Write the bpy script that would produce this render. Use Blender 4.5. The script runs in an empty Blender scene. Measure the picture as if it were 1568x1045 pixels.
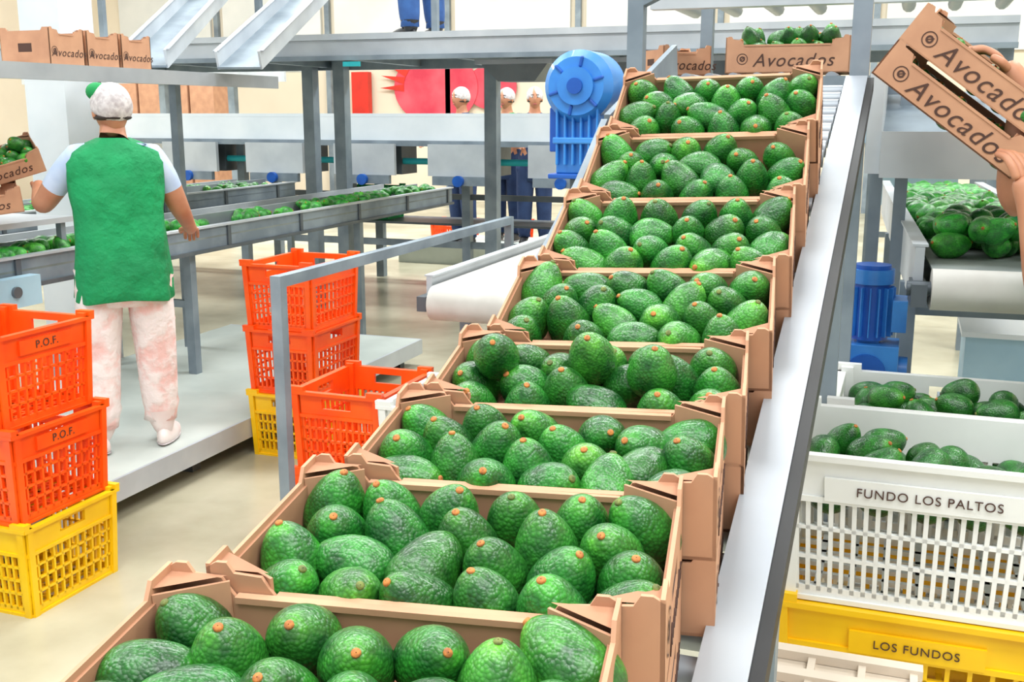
import bpy, math, random
import numpy as np
from mathutils import Vector, Matrix, Euler
random.seed(7); np.random.seed(7)
R=math.radians
scene=bpy.context.scene
col=scene.collection

# ------------------------------------------------------------------ materials
def lin(c):
    return tuple(((x/255)/12.92 if x/255<=.04045 else ((x/255+.055)/1.055)**2.4) for x in c)+(1.0,)
def mat(name,rgb,rough=.5,metal=0.,rgb2=None,nscale=4.,bump=None,coat=0.,spec=.5,emit=0.,vor=False,detail=4,stretch=None,thr=(.35,.65)):
    m=bpy.data.materials.new(name); m.use_nodes=True
    nt=m.node_tree; b=nt.nodes['Principled BSDF']
    b.inputs['Base Color'].default_value=lin(rgb)
    b.inputs['Roughness'].default_value=rough
    b.inputs['Metallic'].default_value=metal
    b.inputs['Coat Weight'].default_value=coat
    b.inputs['Specular IOR Level'].default_value=spec
    if emit:
        b.inputs['Emission Color'].default_value=lin(rgb); b.inputs['Emission Strength'].default_value=emit
    tc=nt.nodes.new('ShaderNodeTexCoord'); src=tc.outputs['Object']
    if stretch:
        mp=nt.nodes.new('ShaderNodeMapping'); mp.inputs['Scale'].default_value=stretch
        nt.links.new(src,mp.inputs['Vector']); src=mp.outputs['Vector']
    if rgb2 is None: rgb2=tuple(max(0,x*.9) for x in rgb)
    n=nt.nodes.new('ShaderNodeTexNoise'); n.inputs['Scale'].default_value=nscale; n.inputs['Detail'].default_value=detail
    nt.links.new(src,n.inputs['Vector'])
    r=nt.nodes.new('ShaderNodeValToRGB')
    r.color_ramp.elements[0].position=thr[0]; r.color_ramp.elements[1].position=thr[1]
    r.color_ramp.elements[0].color=lin(rgb2); r.color_ramp.elements[1].color=lin(rgb)
    nt.links.new(n.outputs['Fac'],r.inputs['Fac']); nt.links.new(r.outputs['Color'],b.inputs['Base Color'])
    if bump:
        if vor:
            t=nt.nodes.new('ShaderNodeTexVoronoi'); t.inputs['Scale'].default_value=bump[0]; o=t.outputs['Distance']
        else:
            t=nt.nodes.new('ShaderNodeTexNoise'); t.inputs['Scale'].default_value=bump[0]; t.inputs['Detail'].default_value=5; o=t.outputs['Fac']
        nt.links.new(src,t.inputs['Vector'])
        bp=nt.nodes.new('ShaderNodeBump'); bp.inputs['Strength'].default_value=bump[1]; bp.inputs['Distance'].default_value=bump[2]
        if vor: bp.invert=True
        nt.links.new(o,bp.inputs['Height']); nt.links.new(bp.outputs['Normal'],b.inputs['Normal'])
    return m

def avocado_mat():
    m=mat('avocado_skin',(46,126,44),.33,rgb2=(18,76,30),nscale=34,bump=(260,.6,.0016),vor=True,coat=.15)
    nt=m.node_tree; b=nt.nodes['Principled BSDF']
    ramp=[n for n in nt.nodes if n.type=='VALTORGB'][0]
    vo=[n for n in nt.nodes if n.type=='TEX_VORONOI'][0]
    at=nt.nodes.new('ShaderNodeAttribute'); at.attribute_name='tint'
    mx=nt.nodes.new('ShaderNodeMix'); mx.data_type='RGBA'; mx.blend_type='MULTIPLY'; mx.inputs['Factor'].default_value=1
    nt.links.new(ramp.outputs['Color'],mx.inputs['A']); nt.links.new(at.outputs['Color'],mx.inputs['B'])
    r2=nt.nodes.new('ShaderNodeValToRGB')
    r2.color_ramp.elements[0].position=.12;r2.color_ramp.elements[0].color=(1.3,1.28,1.2,1)
    r2.color_ramp.elements[1].position=.75;r2.color_ramp.elements[1].color=(.72,.76,.76,1)
    nt.links.new(vo.outputs['Distance'],r2.inputs['Fac'])
    m2=nt.nodes.new('ShaderNodeMix'); m2.data_type='RGBA'; m2.blend_type='MULTIPLY'; m2.inputs['Factor'].default_value=1
    nt.links.new(mx.outputs['Result'],m2.inputs['A']);nt.links.new(r2.outputs['Color'],m2.inputs['B'])
    nt.links.new(m2.outputs['Result'],b.inputs['Base Color'])
    return m
M={}
M['avo']=avocado_mat()
M['stem']=mat('avocado_stem',(208,130,58),.7,rgb2=(150,90,46),nscale=200)
M['stem_g']=mat('avocado_stem_green',(120,130,60),.7,rgb2=(84,90,44),nscale=200)
M['kraft']=mat('kraft_card',(200,151,118),.8,rgb2=(184,136,106),nscale=9,bump=(300,.1,.0005))
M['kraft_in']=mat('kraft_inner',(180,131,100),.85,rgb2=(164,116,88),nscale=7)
M['kraft_dk']=mat('kraft_edge',(150,104,74),.9,rgb2=(128,86,58),nscale=60)
M['ink']=mat('print_ink',(78,50,40),.7)
M['steel']=mat('brushed_steel',(176,182,188),.42,.35,rgb2=(156,162,170),nscale=3)
M['steel_l']=mat('light_steel',(202,208,213),.45,.2,rgb2=(180,187,194),nscale=3)
M['steel_d']=mat('dark_steel',(104,112,118),.45,.4,rgb2=(80,88,95),nscale=4)
M['galv']=mat('galvanised_grey',(142,155,165),.5,.2,rgb2=(116,129,140),nscale=5)
M['black']=mat('black_rubber',(22,22,24),.5)
M['white']=mat('white_paint',(230,236,241),.45,rgb2=(214,223,230),nscale=2)
M['wplastic']=mat('white_plastic',(238,239,236),.35,rgb2=(224,225,222),nscale=4)
M['belt']=mat('conveyor_belt',(210,208,202),.6,rgb2=(192,189,182),nscale=6)
M['beltdk']=mat('grey_belt',(134,142,138),.6,rgb2=(112,120,118),nscale=6)
M['orange']=mat('orange_plastic',(255,98,16),.35,rgb2=(246,76,8),nscale=5)
M['yellow']=mat('yellow_plastic',(252,206,20),.35,rgb2=(240,188,10),nscale=5)
M['beige']=mat('beige_plastic',(222,208,190),.5,rgb2=(206,192,174),nscale=5)
M['blue']=mat('blue_enamel',(62,144,222),.4,rgb2=(44,120,202),nscale=8,coat=.2)
M['blue_d']=mat('blue_enamel_dark',(26,96,190),.4,rgb2=(16,76,164),nscale=8)
M['ltblue']=mat('pale_blue_plastic',(176,208,224),.5,rgb2=(158,192,212),nscale=4)
M['skin']=mat('skin_tan',(196,138,106),.5,rgb2=(180,120,90),nscale=12)
M['vest']=mat('green_vest',(10,156,92),.75,rgb2=(6,130,76),nscale=5,bump=(6,1.,.05))
M['shirt']=mat('pale_shirt',(200,216,240),.8,rgb2=(178,198,228),nscale=8)
M['pinkpants']=mat('pink_white_pants',(242,234,232),.85,rgb2=(238,198,192),nscale=10,bump=(10,.8,.03),thr=(.40,.54))
M['jeans']=mat('blue_jeans',(52,92,150),.85,rgb2=(36,70,124),nscale=10)
M['navy']=mat('navy_cloth',(40,62,104),.85,rgb2=(28,46,84),nscale=8)
M['shoe']=mat('white_shoe',(240,232,228),.6,rgb2=(226,208,204),nscale=9)
M['net']=mat('hair_net',(222,218,218),.8,rgb2=(180,172,174),nscale=40,bump=(80,.4,.004))
M['hair']=mat('dark_hair',(48,36,32),.6)
M['green']=mat('green_cloth',(20,150,80),.8)
M['eye']=mat('eye_dark',(40,28,24),.3)
M['lip']=mat('lip',(170,90,84),.5)
M['wall']=mat('cream_wall',(238,226,204),.8,rgb2=(228,214,192),nscale=.6)
M['wallpanel']=mat('pale_panel',(236,236,231),.7,rgb2=(220,222,218),nscale=1)
M['floorm']=mat('concrete_floor',(202,197,172),.26,rgb2=(164,159,134),nscale=1.3,bump=(6,.08,.01),detail=6)
M['plat']=mat('platform_sheet',(202,210,204),.45,rgb2=(178,187,182),nscale=2)
M['red']=mat('red_paint',(228,50,34),.5)
M['pom']=mat('pomegranate_print',(236,92,106),.6,rgb2=(206,52,76),nscale=2)
M['sign']=mat('green_sign',(30,150,100),.5)
M['ceil']=mat('ceiling_panel',(230,232,232),.8)
M['teal']=mat('teal_plastic',(40,190,200),.5)

# ------------------------------------------------------------------ mesh builder
class MB:
    def __init__(s): s.v=[];s.f=[];s.m=[];s.mats=[];s.sm=[]
    def mi(s,k):
        if k not in s.mats: s.mats.append(k)
        return s.mats.index(k)
    def add(s,vs,fs,k,smooth=False,T=None):
        o=len(s.v); i=s.mi(k)
        for p in vs:
            p=Vector(p)
            s.v.append(tuple(T@p) if T is not None else tuple(p))
        for f in fs: s.f.append([a+o for a in f]); s.m.append(i); s.sm.append(smooth)
    def box(s,c,d,k,rot=None,T=None):
        x,y,z=[a/2 for a in d]
        vs=[Vector((i*x,j*y,l*z)) for i in(-1,1) for j in(-1,1) for l in(-1,1)]
        if rot is not None:
            if not isinstance(rot,Matrix): rot=Euler(rot).to_matrix()
            vs=[rot@q for q in vs]
        vs=[q+Vector(c) for q in vs]
        s.add(vs,[(0,1,3,2),(4,6,7,5),(0,4,5,1),(2,3,7,6),(0,2,6,4),(1,5,7,3)],k,T=T)
    def bb(s,x0,x1,y0,y1,z0,z1,k,T=None):
        s.box(((x0+x1)/2,(y0+y1)/2,(z0+z1)/2),(abs(x1-x0),abs(y1-y0),abs(z1-z0)),k,T=T)
    def beam(s,a,b,w,h,k,up=(0,0,1)):
        a=Vector(a);b=Vector(b);d=b-a;L=d.length;d.normalize();u=Vector(up)
        if abs(d.dot(u))>.98:u=Vector((0,1,0))
        x=d.cross(u).normalized();z=x.cross(d)
        rot=Matrix((x,d,z)).transposed()
        s.box((a+b)/2,(w,L,h),k,rot=rot)
    def cyl(s,a,b,r,k,seg=20,r2=None,smooth=True):
        a=Vector(a);b=Vector(b);d=(b-a).normalized();r2=r if r2 is None else r2
        u=Vector((0,0,1)) if abs(d.z)<.9 else Vector((1,0,0))
        x=d.cross(u).normalized();y=d.cross(x)
        vs=[];n=seg
        for p,rr in((a,r),(b,r2)):
            for i in range(n):
                t=2*math.pi*i/n; vs.append(p+x*math.cos(t)*rr+y*math.sin(t)*rr)
        s.add(vs,[(i,(i+1)%n,n+(i+1)%n,n+i) for i in range(n)],k,smooth)
        s.add(vs,[tuple(range(n-1,-1,-1)),tuple(range(n,2*n))],k)
    def loft(s,rings,k,smooth=True,cap=True,T=None):
        n=len(rings[0]);vs=[p for r in rings for p in r];fs=[]
        for j in range(len(rings)-1):
            for i in range(n): fs.append((j*n+i,j*n+(i+1)%n,(j+1)*n+(i+1)%n,(j+1)*n+i))
        if cap: fs+= [tuple(range(n-1,-1,-1)),tuple(range((len(rings)-1)*n,len(rings)*n))]
        s.add(vs,fs,k,smooth,T)
    def ell(s,c,r,k,seg=20,rg=14,T=None,fn=None):
        rings=[]
        for j in range(rg+1):
            th=math.pi*(j+.02)/(rg+.04);ring=[]
            for i in range(seg):
                ph=2*math.pi*i/seg
                p=Vector((math.sin(th)*math.cos(ph),math.sin(th)*math.sin(ph),-math.cos(th)))
                q=Vector((p.x*r[0],p.y*r[1],p.z*r[2]))
                if fn:q=fn(p,q)
                ring.append(q+Vector(c))
            rings.append(ring)
        s.loft(rings,k,T=T)
    def poly(s,pts,t,axis,k,off=0,T=None):
        n=len(pts);vs=[]
        for e in(off,off+t):
            for a,b in pts: vs.append((a,e,b) if axis=='y' else ((e,a,b) if axis=='x' else (a,b,e)))
        fs=[tuple(range(n)),tuple(range(2*n-1,n-1,-1))]+[(i,(i+1)%n,n+(i+1)%n,n+i) for i in range(n)]
        s.add(vs,fs,k,T=T)
    def obj(s,name,parent=None,loc=None,rot=None,bevel=0):
        me=bpy.data.meshes.new(name+'_mesh'); me.from_pydata(s.v,[],s.f)
        for k in s.mats: me.materials.append(M[k])
        me.polygons.foreach_set('material_index',s.m); me.polygons.foreach_set('use_smooth',s.sm)
        import bmesh
        bm=bmesh.new();bm.from_mesh(me);bmesh.ops.recalc_face_normals(bm,faces=bm.faces);bm.to_mesh(me);bm.free()
        o=bpy.data.objects.new(name,me); col.objects.link(o)
        if parent:o.parent=parent
        if loc:o.location=loc
        if rot:o.rotation_euler=rot
        if bevel:
            b=o.modifiers.new('bevel','BEVEL');b.width=bevel;b.segments=2;b.limit_method='ANGLE'
        return o
def place(me,name,parent=None,loc=(0,0,0),rot=(0,0,0)):
    o=bpy.data.objects.new(name,me);col.objects.link(o);o.parent=parent;o.location=loc;o.rotation_euler=rot
    return o
_txt={}
def text(s,size,k,name,parent,loc,rot,shear=0,extr=.0006):
    key=(s,size,k,shear)
    if key not in _txt:
        c=bpy.data.curves.new('t','FONT');c.body=s;c.size=size;c.extrude=extr;c.align_x='CENTER';c.align_y='CENTER';c.shear=shear
        c.space_character=1.12
        o=bpy.data.objects.new('t',c);col.objects.link(o);bpy.context.view_layer.update()
        me=bpy.data.meshes.new_from_object(o.evaluated_get(bpy.context.evaluated_depsgraph_get()))
        me.materials.clear();me.materials.append(M[k]);bpy.data.objects.remove(o);_txt[key]=me
    return place(_txt[key],name,parent,loc,rot)

# ------------------------------------------------------------------ avocados
def avo_template(seg,rg):
    V=[];F=[]
    for j in range(rg+1):
        th=math.pi*j/rg
        for i in range(seg):
            ph=2*math.pi*i/seg
            c=math.cos(th); r=.0338*math.sin(th)**.95*(1-.19*c) if 0<j<rg else .0006
            z=.0420*c+.003*(c>0)*c
            V.append((r*math.cos(ph),r*math.sin(ph),z))
    for j in range(rg):
        for i in range(seg): F.append((j*seg+i,(j+1)*seg+i,(j+1)*seg+(i+1)%seg,j*seg+(i+1)%seg))
    nb=len(F)
    o=len(V);n=10
    for zz,rr in((.0430,.0040),(.0460,.0044),(.0472,.0034),(.0474,.0005)):
        for i in range(n):
            V.append((rr*math.cos(2*math.pi*i/n),rr*math.sin(2*math.pi*i/n),zz))
    for j in range(3):
        for i in range(n): F.append((o+j*n+i,o+j*n+(i+1)%n,o+(j+1)*n+(i+1)%n,o+(j+1)*n+i))
    return np.array(V),np.array(F),nb
TH=avo_template(32,24);TM=avo_template(20,16);TL=avo_template(10,7)
def avocado_pile(name,items,parent=None,tmpl=TM,bright=1.0):
    V,F,nb=tmpl;vs=[];fs=[];mi=[];tint=[]
    for k,(p,ax,sc) in enumerate(items):
        ax=Vector(ax).normalized();q=Vector((0,0,1)).rotation_difference(ax)@Euler((0,0,random.uniform(0,6.28))).to_quaternion()
        Rm=np.array(q.to_matrix())
        W=V.copy()
        bend=random.uniform(-.005,.005); W[:,0]+=bend*(W[:,2]/.045)**2
        a1,a2=random.uniform(0,6.28),random.uniform(0,6.28)
        lump=1+.025*np.sin(W[:,2]*90+a1)*np.cos(2*np.arctan2(W[:,1],W[:,0])+a2)
        W[:,0]*=lump;W[:,1]*=lump
        ln=random.uniform(.94,1.12)
        W=W*np.array([1,random.uniform(.94,1.02),ln])*sc
        W=W@Rm.T+np.array(p)
        fs.append(F+len(V)*k);vs.append(W)
        mi+= [0]*nb+[1 if random.random()<.72 else 2]*(len(F)-nb)
        g=random.choice([.7,.85,.95,1,1.1,1.3]);wm=random.uniform(.75,1.2)*(1.35 if g>1.25 else 1)
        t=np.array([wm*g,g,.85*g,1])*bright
        tt=np.tile(t,(len(V),1))
        near=np.clip((V[:,2]-.0355)/.009,0,1)[:,None]; tt=tt*(1-near)+near*np.array([2.2,1.5,.9,1])*tt
        tint.append(tt)
    vs=np.concatenate(vs);fs=np.concatenate(fs);tint=np.concatenate(tint)
    me=bpy.data.meshes.new(name+'_mesh');me.from_pydata(vs.tolist(),[],fs.tolist())
    me.materials.append(M['avo']);me.materials.append(M['stem']);me.materials.append(M['stem_g'])
    me.polygons.foreach_set('material_index',mi);me.polygons.foreach_set('use_smooth',[True]*len(fs))
    a=me.attributes.new('tint','FLOAT_COLOR','POINT');a.data.foreach_set('color',tint.astype(np.float32).ravel())
    o=bpy.data.objects.new(name,me);col.objects.link(o)
    if parent:o.parent=parent
    return o
def pack(n,w,L,r,z0=.004,seed=0,its=220):
    """rows of fruit laid in a tray (then relaxed so they rest on each other)"""
    rg=np.random.RandomState(seed);P=[]
    rows=max(2,int(round(L/(r*1.83))));cols=int(round(w/(r*2.18)))
    j=0
    while len(P)<n:
        lay=j//rows;row=j%rows
        c=cols if (row+lay)%2 else cols-1
        for i in range(c):
            if len(P)>=n:break
            if lay==0:P.append((-w/2+w*(i+.5)/c+rg.uniform(-.006,.006),L*(row+.5)/rows+rg.uniform(-.004,.004),r+rg.uniform(0,.01)))
            else:P.append((rg.uniform(-w/2+r,w/2-r),rg.uniform(L*.3,L-r),r*3.2+.01*len(P)/n))
        j+=1
    P=np.array(P)
    P[:,2]+=z0
    for it in range(its):
        P[:,2]-=.0012
        for _ in range(3):
            d=P[:,None]-P[None];dist=np.linalg.norm(d,axis=2)+np.eye(n)
            ov=np.clip(2*r-dist,0,None);ov[np.arange(n),np.arange(n)]=0
            P+=(d/dist[...,None]*ov[...,None]*.25).sum(1)
            P[:,0]=np.clip(P[:,0],-w/2+r,w/2-r);P[:,1]=np.clip(P[:,1],r,L-r);P[:,2]=np.maximum(P[:,2],z0+r)
    return P

# ------------------------------------------------------------------ cartons
_cart={}
def carton_mesh(w,L,h):
    key=(round(w,3),round(L,3),round(h,3))
    if key in _cart:return _cart[key]
    b=MB();t=.004;a=w/2
    dz=.020
    def prof():
        l=[(-a,0),(-a,h+.004),(-a+.010,h+.010),(-a+.020,h+.010),(-a+.026,h),(-a+.052,h-.002),(-a+.058,h-.012),(-a+.064,h-dz)]
        return l+[(-x,z) for x,z in reversed(l)]
    b.poly(prof(),t,'y','kraft',0);b.poly(prof(),t,'y','kraft',L-t)
    for y in(-.0015,L-t-.003):
        b.box((0,y+.0035,h-dz-.001),(w-.130,.009,.006),'kraft')
    sp=[(0,h*.62),(L,h*.62),(L,h+.008),(L-.035,h+.008),(L-.045,h-.006),(.045,h-.006),(.035,h+.008),(0,h+.008)]
    for x in(-a,a-t):
        b.poly(sp,t,'x','kraft',x)
        b.bb(x,x+t,0,L*.36,h*.38,h*.62,'kraft');b.bb(x,x+t,L*.64,L,h*.38,h*.62,'kraft')
        b.bb(x,x+t,0,L,0,h*.38,'kraft')
        b.bb(x+.001,x+t-.001,L*.3,L*.7,h*.3,h*.68,'ink')  # dark inset sheet in the handle hole, its shade put in as colour
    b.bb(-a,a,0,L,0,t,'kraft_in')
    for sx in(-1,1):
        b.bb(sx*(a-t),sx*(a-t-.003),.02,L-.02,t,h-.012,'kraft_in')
        for y0,sy in((t,1),(L-t,-1)):
            p0=Vector((sx*(a-.06),y0,0));p1=Vector((sx*(a-t),y0+sy*.034,0))
            d=(p1-p0);mid=(p0+p1)/2;ang=math.atan2(d.y,d.x)
            b.box((mid.x,mid.y,h/2-.002),(d.length,.003,h-.004),'kraft',rot=(0,0,ang))
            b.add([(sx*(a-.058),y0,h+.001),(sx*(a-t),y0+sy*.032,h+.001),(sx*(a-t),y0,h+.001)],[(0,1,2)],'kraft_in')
    o=b.obj('tmp_carton');me=o.data;bpy.data.objects.remove(o);_cart[key]=me
    return me
def disc_ring(name,r,t,parent,loc,rot,k='ink'):
    b=MB();n=28
    for r0,r1 in((r*.86,r),(r*.25,r*.5)):
        vs=[(math.cos(2*math.pi*i/n)*q,math.sin(2*math.pi*i/n)*q,0) for q in(r0,r1) for i in range(n)]
        b.add(vs,[(i,(i+1)%n,n+(i+1)%n,n+i) for i in range(n)],k)
    b.box((r*.1,r*.1,0),(r*.9,r*.12,.0004),k,rot=(0,0,.7))
    return b.obj(name,parent,loc,rot)
def carton(name,loc,rot,w=.4,L=.25,h=.09,avos=0,seed=0,tmpl=TM,prints=True,r=.0325,bright=1.0,fsize=.05,fdx=.05,lean=-.45,lift=.006):
    e=place(carton_mesh(w,L,h),name,None,loc,rot)
    if prints:
        text('Avocados',.034,'ink','side_print',e,(w/2+.0008,L*.55,h*.17),(R(90),0,R(90)),.3)
        disc_ring('side_logo',.022,.001,e,(w/2+.001,L*.16,h*.5),(R(90),0,R(90)))
        text('Avocados',fsize,'ink','front_print',e,(w*fdx,-.0008,h*.36),(R(90),0,0),.3)
        disc_ring('front_logo',.019,.001,e,(-w*.36,-.001,h*.42),(R(90),0,0))
    if avos:
        P=pack(avos,w-.012,L-.012,r,seed=seed);P[:,1]+=.006
        it=[]
        for p in P:
            if random.random()<.14: ax=(random.gauss(0,1),random.gauss(.2,.5),random.uniform(.1,.7))
            else: ax=(random.gauss(0,.30),random.gauss(lean,.25),random.uniform(.65,1.0))
            it.append(((p[0],p[1],p[2]+lift),ax,random.uniform(.94,1.06)*r/.0325))
        avocado_pile('avocados',it,e,tmpl,bright)
    return e

# ------------------------------------------------------------------ plastic crate
def crate(name,x0,y0,z0,w,d,h,k,label=None,labsize=.035,side_label=None,fill=0,seed=0,nx=13,ny=11,rows=4,handle=True,inklab='ink'):
    b=MB();t=.012;tp=.94
    cx,cy=x0+w/2,y0+d/2
    def bb(xa,xb,ya,yb,za,zb):b.bb(xa,xb,ya,yb,za,zb,k)
    hw,hd=w/2,d/2
    top=h*.70
    for sx in(-1,1):
        X0,X1=sorted((sx*hw,sx*(hw-t)))
        bb(X0,X1,-hd,hd,0,.03)
        for i in range(ny+1):
            y=-hd+.01+(2*hd-.02)*i/ny; wd=.018 if i in(0,ny) else .008
            bb(X0,X1,y-wd/2,y+wd/2,.02,top)
        for j in range(1,rows):
            z=.03+(top-.03)*j/rows;bb(X0,X1,-hd,hd,z-.004,z+.004)
        bb(X0,X1,-hd,hd,top,h*.80)
        if handle:
            bb(X0,X1,-hd,-.06,h*.80,h*.92);bb(X0,X1,.06,hd,h*.80,h*.92)
        else: bb(X0,X1,-hd,hd,h*.8,h*.92)
        bb(X0,X1,-hd,hd,h*.92,h)
        bb(sx*hw,sx*(hw+.012),-hd-.01,hd+.01,h-.012,h)
        for y in(-hd*.93,hd*.93):bb(sx*hw,sx*(hw+.01),y-.012,y+.012,.0,h)
        bb(sx*hw,sx*(hw+.006),-hd,hd,top-.006,top+.006)
    for sy in(-1,1):
        Y0,Y1=sorted((sy*hd,sy*(hd-t)))
        bb(-hw,hw,Y0,Y1,0,.03)
        for i in range(nx+1):
            x=-hw+.01+(2*hw-.02)*i/nx; wd=.018 if i in(0,nx) else .009
            bb(x-wd/2,x+wd/2,Y0,Y1,.02,top)
        for j in range(1,rows):
            z=.03+(top-.03)*j/rows;bb(-hw,hw,Y0,Y1,z-.004,z+.004)
        bb(-hw,hw,Y0,Y1,top,h*.80)
        if handle and not label:
            bb(-hw,-.06,Y0,Y1,h*.8,h*.92);bb(.06,hw,Y0,Y1,h*.8,h*.92)
        else: bb(-hw,hw,Y0,Y1,h*.8,h*.92)
        bb(-hw,hw,Y0,Y1,h*.92,h)
        bb(-hw-.01,hw+.01,sy*hd,sy*(hd+.012),h-.012,h)
        for x in(-hw*.93,hw*.93):bb(x-.012,x+.012,sy*hd,sy*(hd+.01),0,h)
        bb(-hw,hw,sy*hd,sy*(hd+.006),top-.006,top+.006)
    for i in range(9):
        x=-hw+2*hw*i/8;bb(x-.007,x+.007,-hd,hd,0,.01)
    for i in range(7):
        y=-hd+2*hd*i/6;bb(-hw,hw,y-.007,y+.007,0,.01)
    for sx in(-1,1):
        for sy in(-1,1):
            bb(sx*hw,sx*(hw-.03),sy*hd,sy*(hd-.03),0,h+.012)
            bb(sx*(hw+.011),sx*(hw-.05),sy*(hd+.011),sy*(hd-.012),h,h+.018)
    if label or side_label:
        lw=len(label or side_label)*labsize*.40+.03
        if label:b.bb(-lw,lw,-hd-.009,-hd,h*.70,h*.70+labsize*1.9,k)
        if side_label:b.bb(hw,hw+.009,-lw,lw,h*.76,h*.76+labsize*1.3,k)
    b.v=[(x*(tp+(1-tp)*z/h),y*(tp+(1-tp)*z/h),z) for x,y,z in b.v]
    o=b.obj(name,None,(cx,cy,z0))
    if label:text(label,labsize,inklab,'label',o,(0,-hd*.985-.0115,h*.70+labsize*.95),(R(90),0,0))
    if side_label:text(side_label,labsize,inklab,'label',o,(hw*.985+.0115,0,h*.76+labsize*.65),(R(90),0,R(90)))
    if fill:
        P=pack(fill,w-.07,d-.07,.036,z0=.02,seed=seed);P[:,1]-=hd-.035
        zz=h-.055-np.percentile(P[:,2],85)
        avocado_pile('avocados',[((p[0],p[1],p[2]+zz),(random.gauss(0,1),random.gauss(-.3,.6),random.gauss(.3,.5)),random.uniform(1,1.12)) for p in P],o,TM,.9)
    return o

# ------------------------------------------------------------------ people
def human(name,loc,heading,pose,cl,scale=1.0,vest=None,netted=True,look=0,sleeve=.55,greenband=False):
    J={'pel':(0,0,.86,.12),'sp':(0,.0,1.0,.115),'ch':(0,0,1.18,.13),'nb':(0,-.005,1.335,.065),'nk':(0,.005,1.40,.048),'hd':(0,.015,1.47,.055),
       'sl':(-.165,0,1.30,.06),'el':(-.24,.02,1.05,.042),'wl':(-.25,.1,.83,.028),'pl':(-.25,.13,.77,.03),
       'sr':(.165,0,1.30,.06),'er':(.24,.02,1.05,.042),'wr':(.25,.1,.83,.028),'pr':(.25,.13,.77,.03),
       'hl':(-.09,0,.82,.105),'kl':(-.10,.01,.46,.08),'al':(-.105,-.02,.12,.066),'hel':(-.105,-.03,.055,.038),'tl':(-.12,.13,.035,.034),
       'hr':(.09,0,.82,.105),'kr':(.10,.01,.46,.08),'ar':(.105,-.02,.12,.066),'her':(.105,-.03,.055,.038),'tr':(.12,.13,.035,.034)}
    for k,v in pose.items():
        J[k]=tuple(v)+(J[k][3],) if len(v)==3 else tuple(v)
    for s_ in 'lr':
        a=Vector(J['s'+s_][:3]);b=Vector(J['e'+s_][:3]);c=a.lerp(b,sleeve)
        J['m'+s_]=tuple(c)+(.052,)
    B=[('pel','sp','shirt'),('sp','ch','shirt'),('ch','nb','shirt'),('nb','nk','skin'),('nk','hd','skin')]
    for s_ in 'lr':
        B+=[('ch','s'+s_,'shirt'),('s'+s_,'m'+s_,'shirt'),('m'+s_,'e'+s_,cl.get('arm','skin')),('e'+s_,'w'+s_,cl.get('arm','skin')),('w'+s_,'p'+s_,'skin'),
            ('pel','h'+s_,'pants'),('h'+s_,'k'+s_,'pants'),('k'+s_,'a'+s_,'pants'),('a'+s_,'he'+s_,'shoe'),('he'+s_,'t'+s_,'shoe')]
    names=list(J);idx={n:i for i,n in enumerate(names)}
    V=[J[n][:3] for n in names];Rd=[J[n][3] for n in names];E=[(idx[a],idx[b]) for a,b,_ in B];roots=[idx['pel']]
    seg=[(Vector(J[a][:3]),Vector(J[b][:3]),m) for a,b,m in B]
    for s_ in 'lr':
        w=Vector(J['w'+s_][:3]);p=Vector(J['p'+s_][:3]);d=(p-w).normalized()
        side=d.cross(Vector((0,0,1)));side=side.normalized() if side.length>.2 else Vector((1,0,0))
        sg=1 if s_=='l' else -1
        nrm=side.cross(d).normalized()
        if nrm.z>0:nrm=-nrm
        for k in range(4):
            off=(k-1.5)*.019;ln=[.062,.075,.07,.055][k] 
            a0=p+side*off*.8-d*.012;a1=p+side*off+d*.022;a2=a1+(d*.85+nrm*.35).normalized()*ln*.5;a3=a2+(d*.5+nrm*.8).normalized()*ln*.5
            i0=len(V)
            for q,r_ in((a0,.010),(a1,.0095),(a2,.0085),(a3,.007)):V.append(tuple(q));Rd.append(r_)
            E+=[(i0,i0+1),(i0+1,i0+2),(i0+2,i0+3)];roots.append(i0);seg.append((a0,a3,'skin'))
        a0=p+side*sg*.018-d*.022;a1=a0+side*sg*.028+d*.02;a2=a1+d*.03+nrm*.012
        i0=len(V)
        for q,r_ in((a0,.012),(a1,.0105),(a2,.0085)):V.append(tuple(q));Rd.append(r_)
        E+=[(i0,i0+1),(i0+1,i0+2)];roots.append(i0);seg.append((a0,a2,'skin'))
    me=bpy.data.meshes.new('t');me.from_pydata(V,E,[])
    o=bpy.data.objects.new('t',me);col.objects.link(o)
    mo=o.modifiers.new('s','SKIN');mo.use_smooth_shade=True
    for i,sv in enumerate(me.skin_vertices[0].data):
        sv.radius=(Rd[i]*1.12,Rd[i]*1.12);sv.use_root=i in roots
    ss=o.modifiers.new('u','SUBSURF');ss.levels=2;ss.render_levels=2
    bpy.context.view_layer.update()
    m2=bpy.data.meshes.new_from_object(o.evaluated_get(bpy.context.evaluated_depsgraph_get()))
    bpy.data.objects.remove(o)
    m2.materials.clear();ks=['shirt','skin','pants','shoe']
    for k in ks:m2.materials.append(M[cl[k]] if k in cl else M['skin'])
    for p in m2.polygons:
        c=Vector(p.center);best=1e9;bk='skin'
        for a,b_,k in seg:
            ab=b_-a;t=max(0,min(1,(c-a).dot(ab)/ab.length_squared));dd=(c-(a+ab*t)).length-.0
            if k=='skin':dd+=.004
            if dd<best:best=dd;bk=k
        kk=bk if bk in ks else 'shirt'
        p.material_index=ks.index(kk);p.use_smooth=True
    root=bpy.data.objects.new(name,m2);col.objects.link(root)
    root.location=loc;root.rotation_euler=(0,0,R(heading));root.scale=(scale,)*3
    lz=[J[k][2] for k in('pel','ch','nb','hd')];ly=[J[k][1] for k in('pel','ch','nb','hd')]
    def ysh(z):return float(np.interp(z,lz,ly))
    h=MB();hc=(0,J['hd'][1]+.005,J['hd'][2]+.03)
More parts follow.
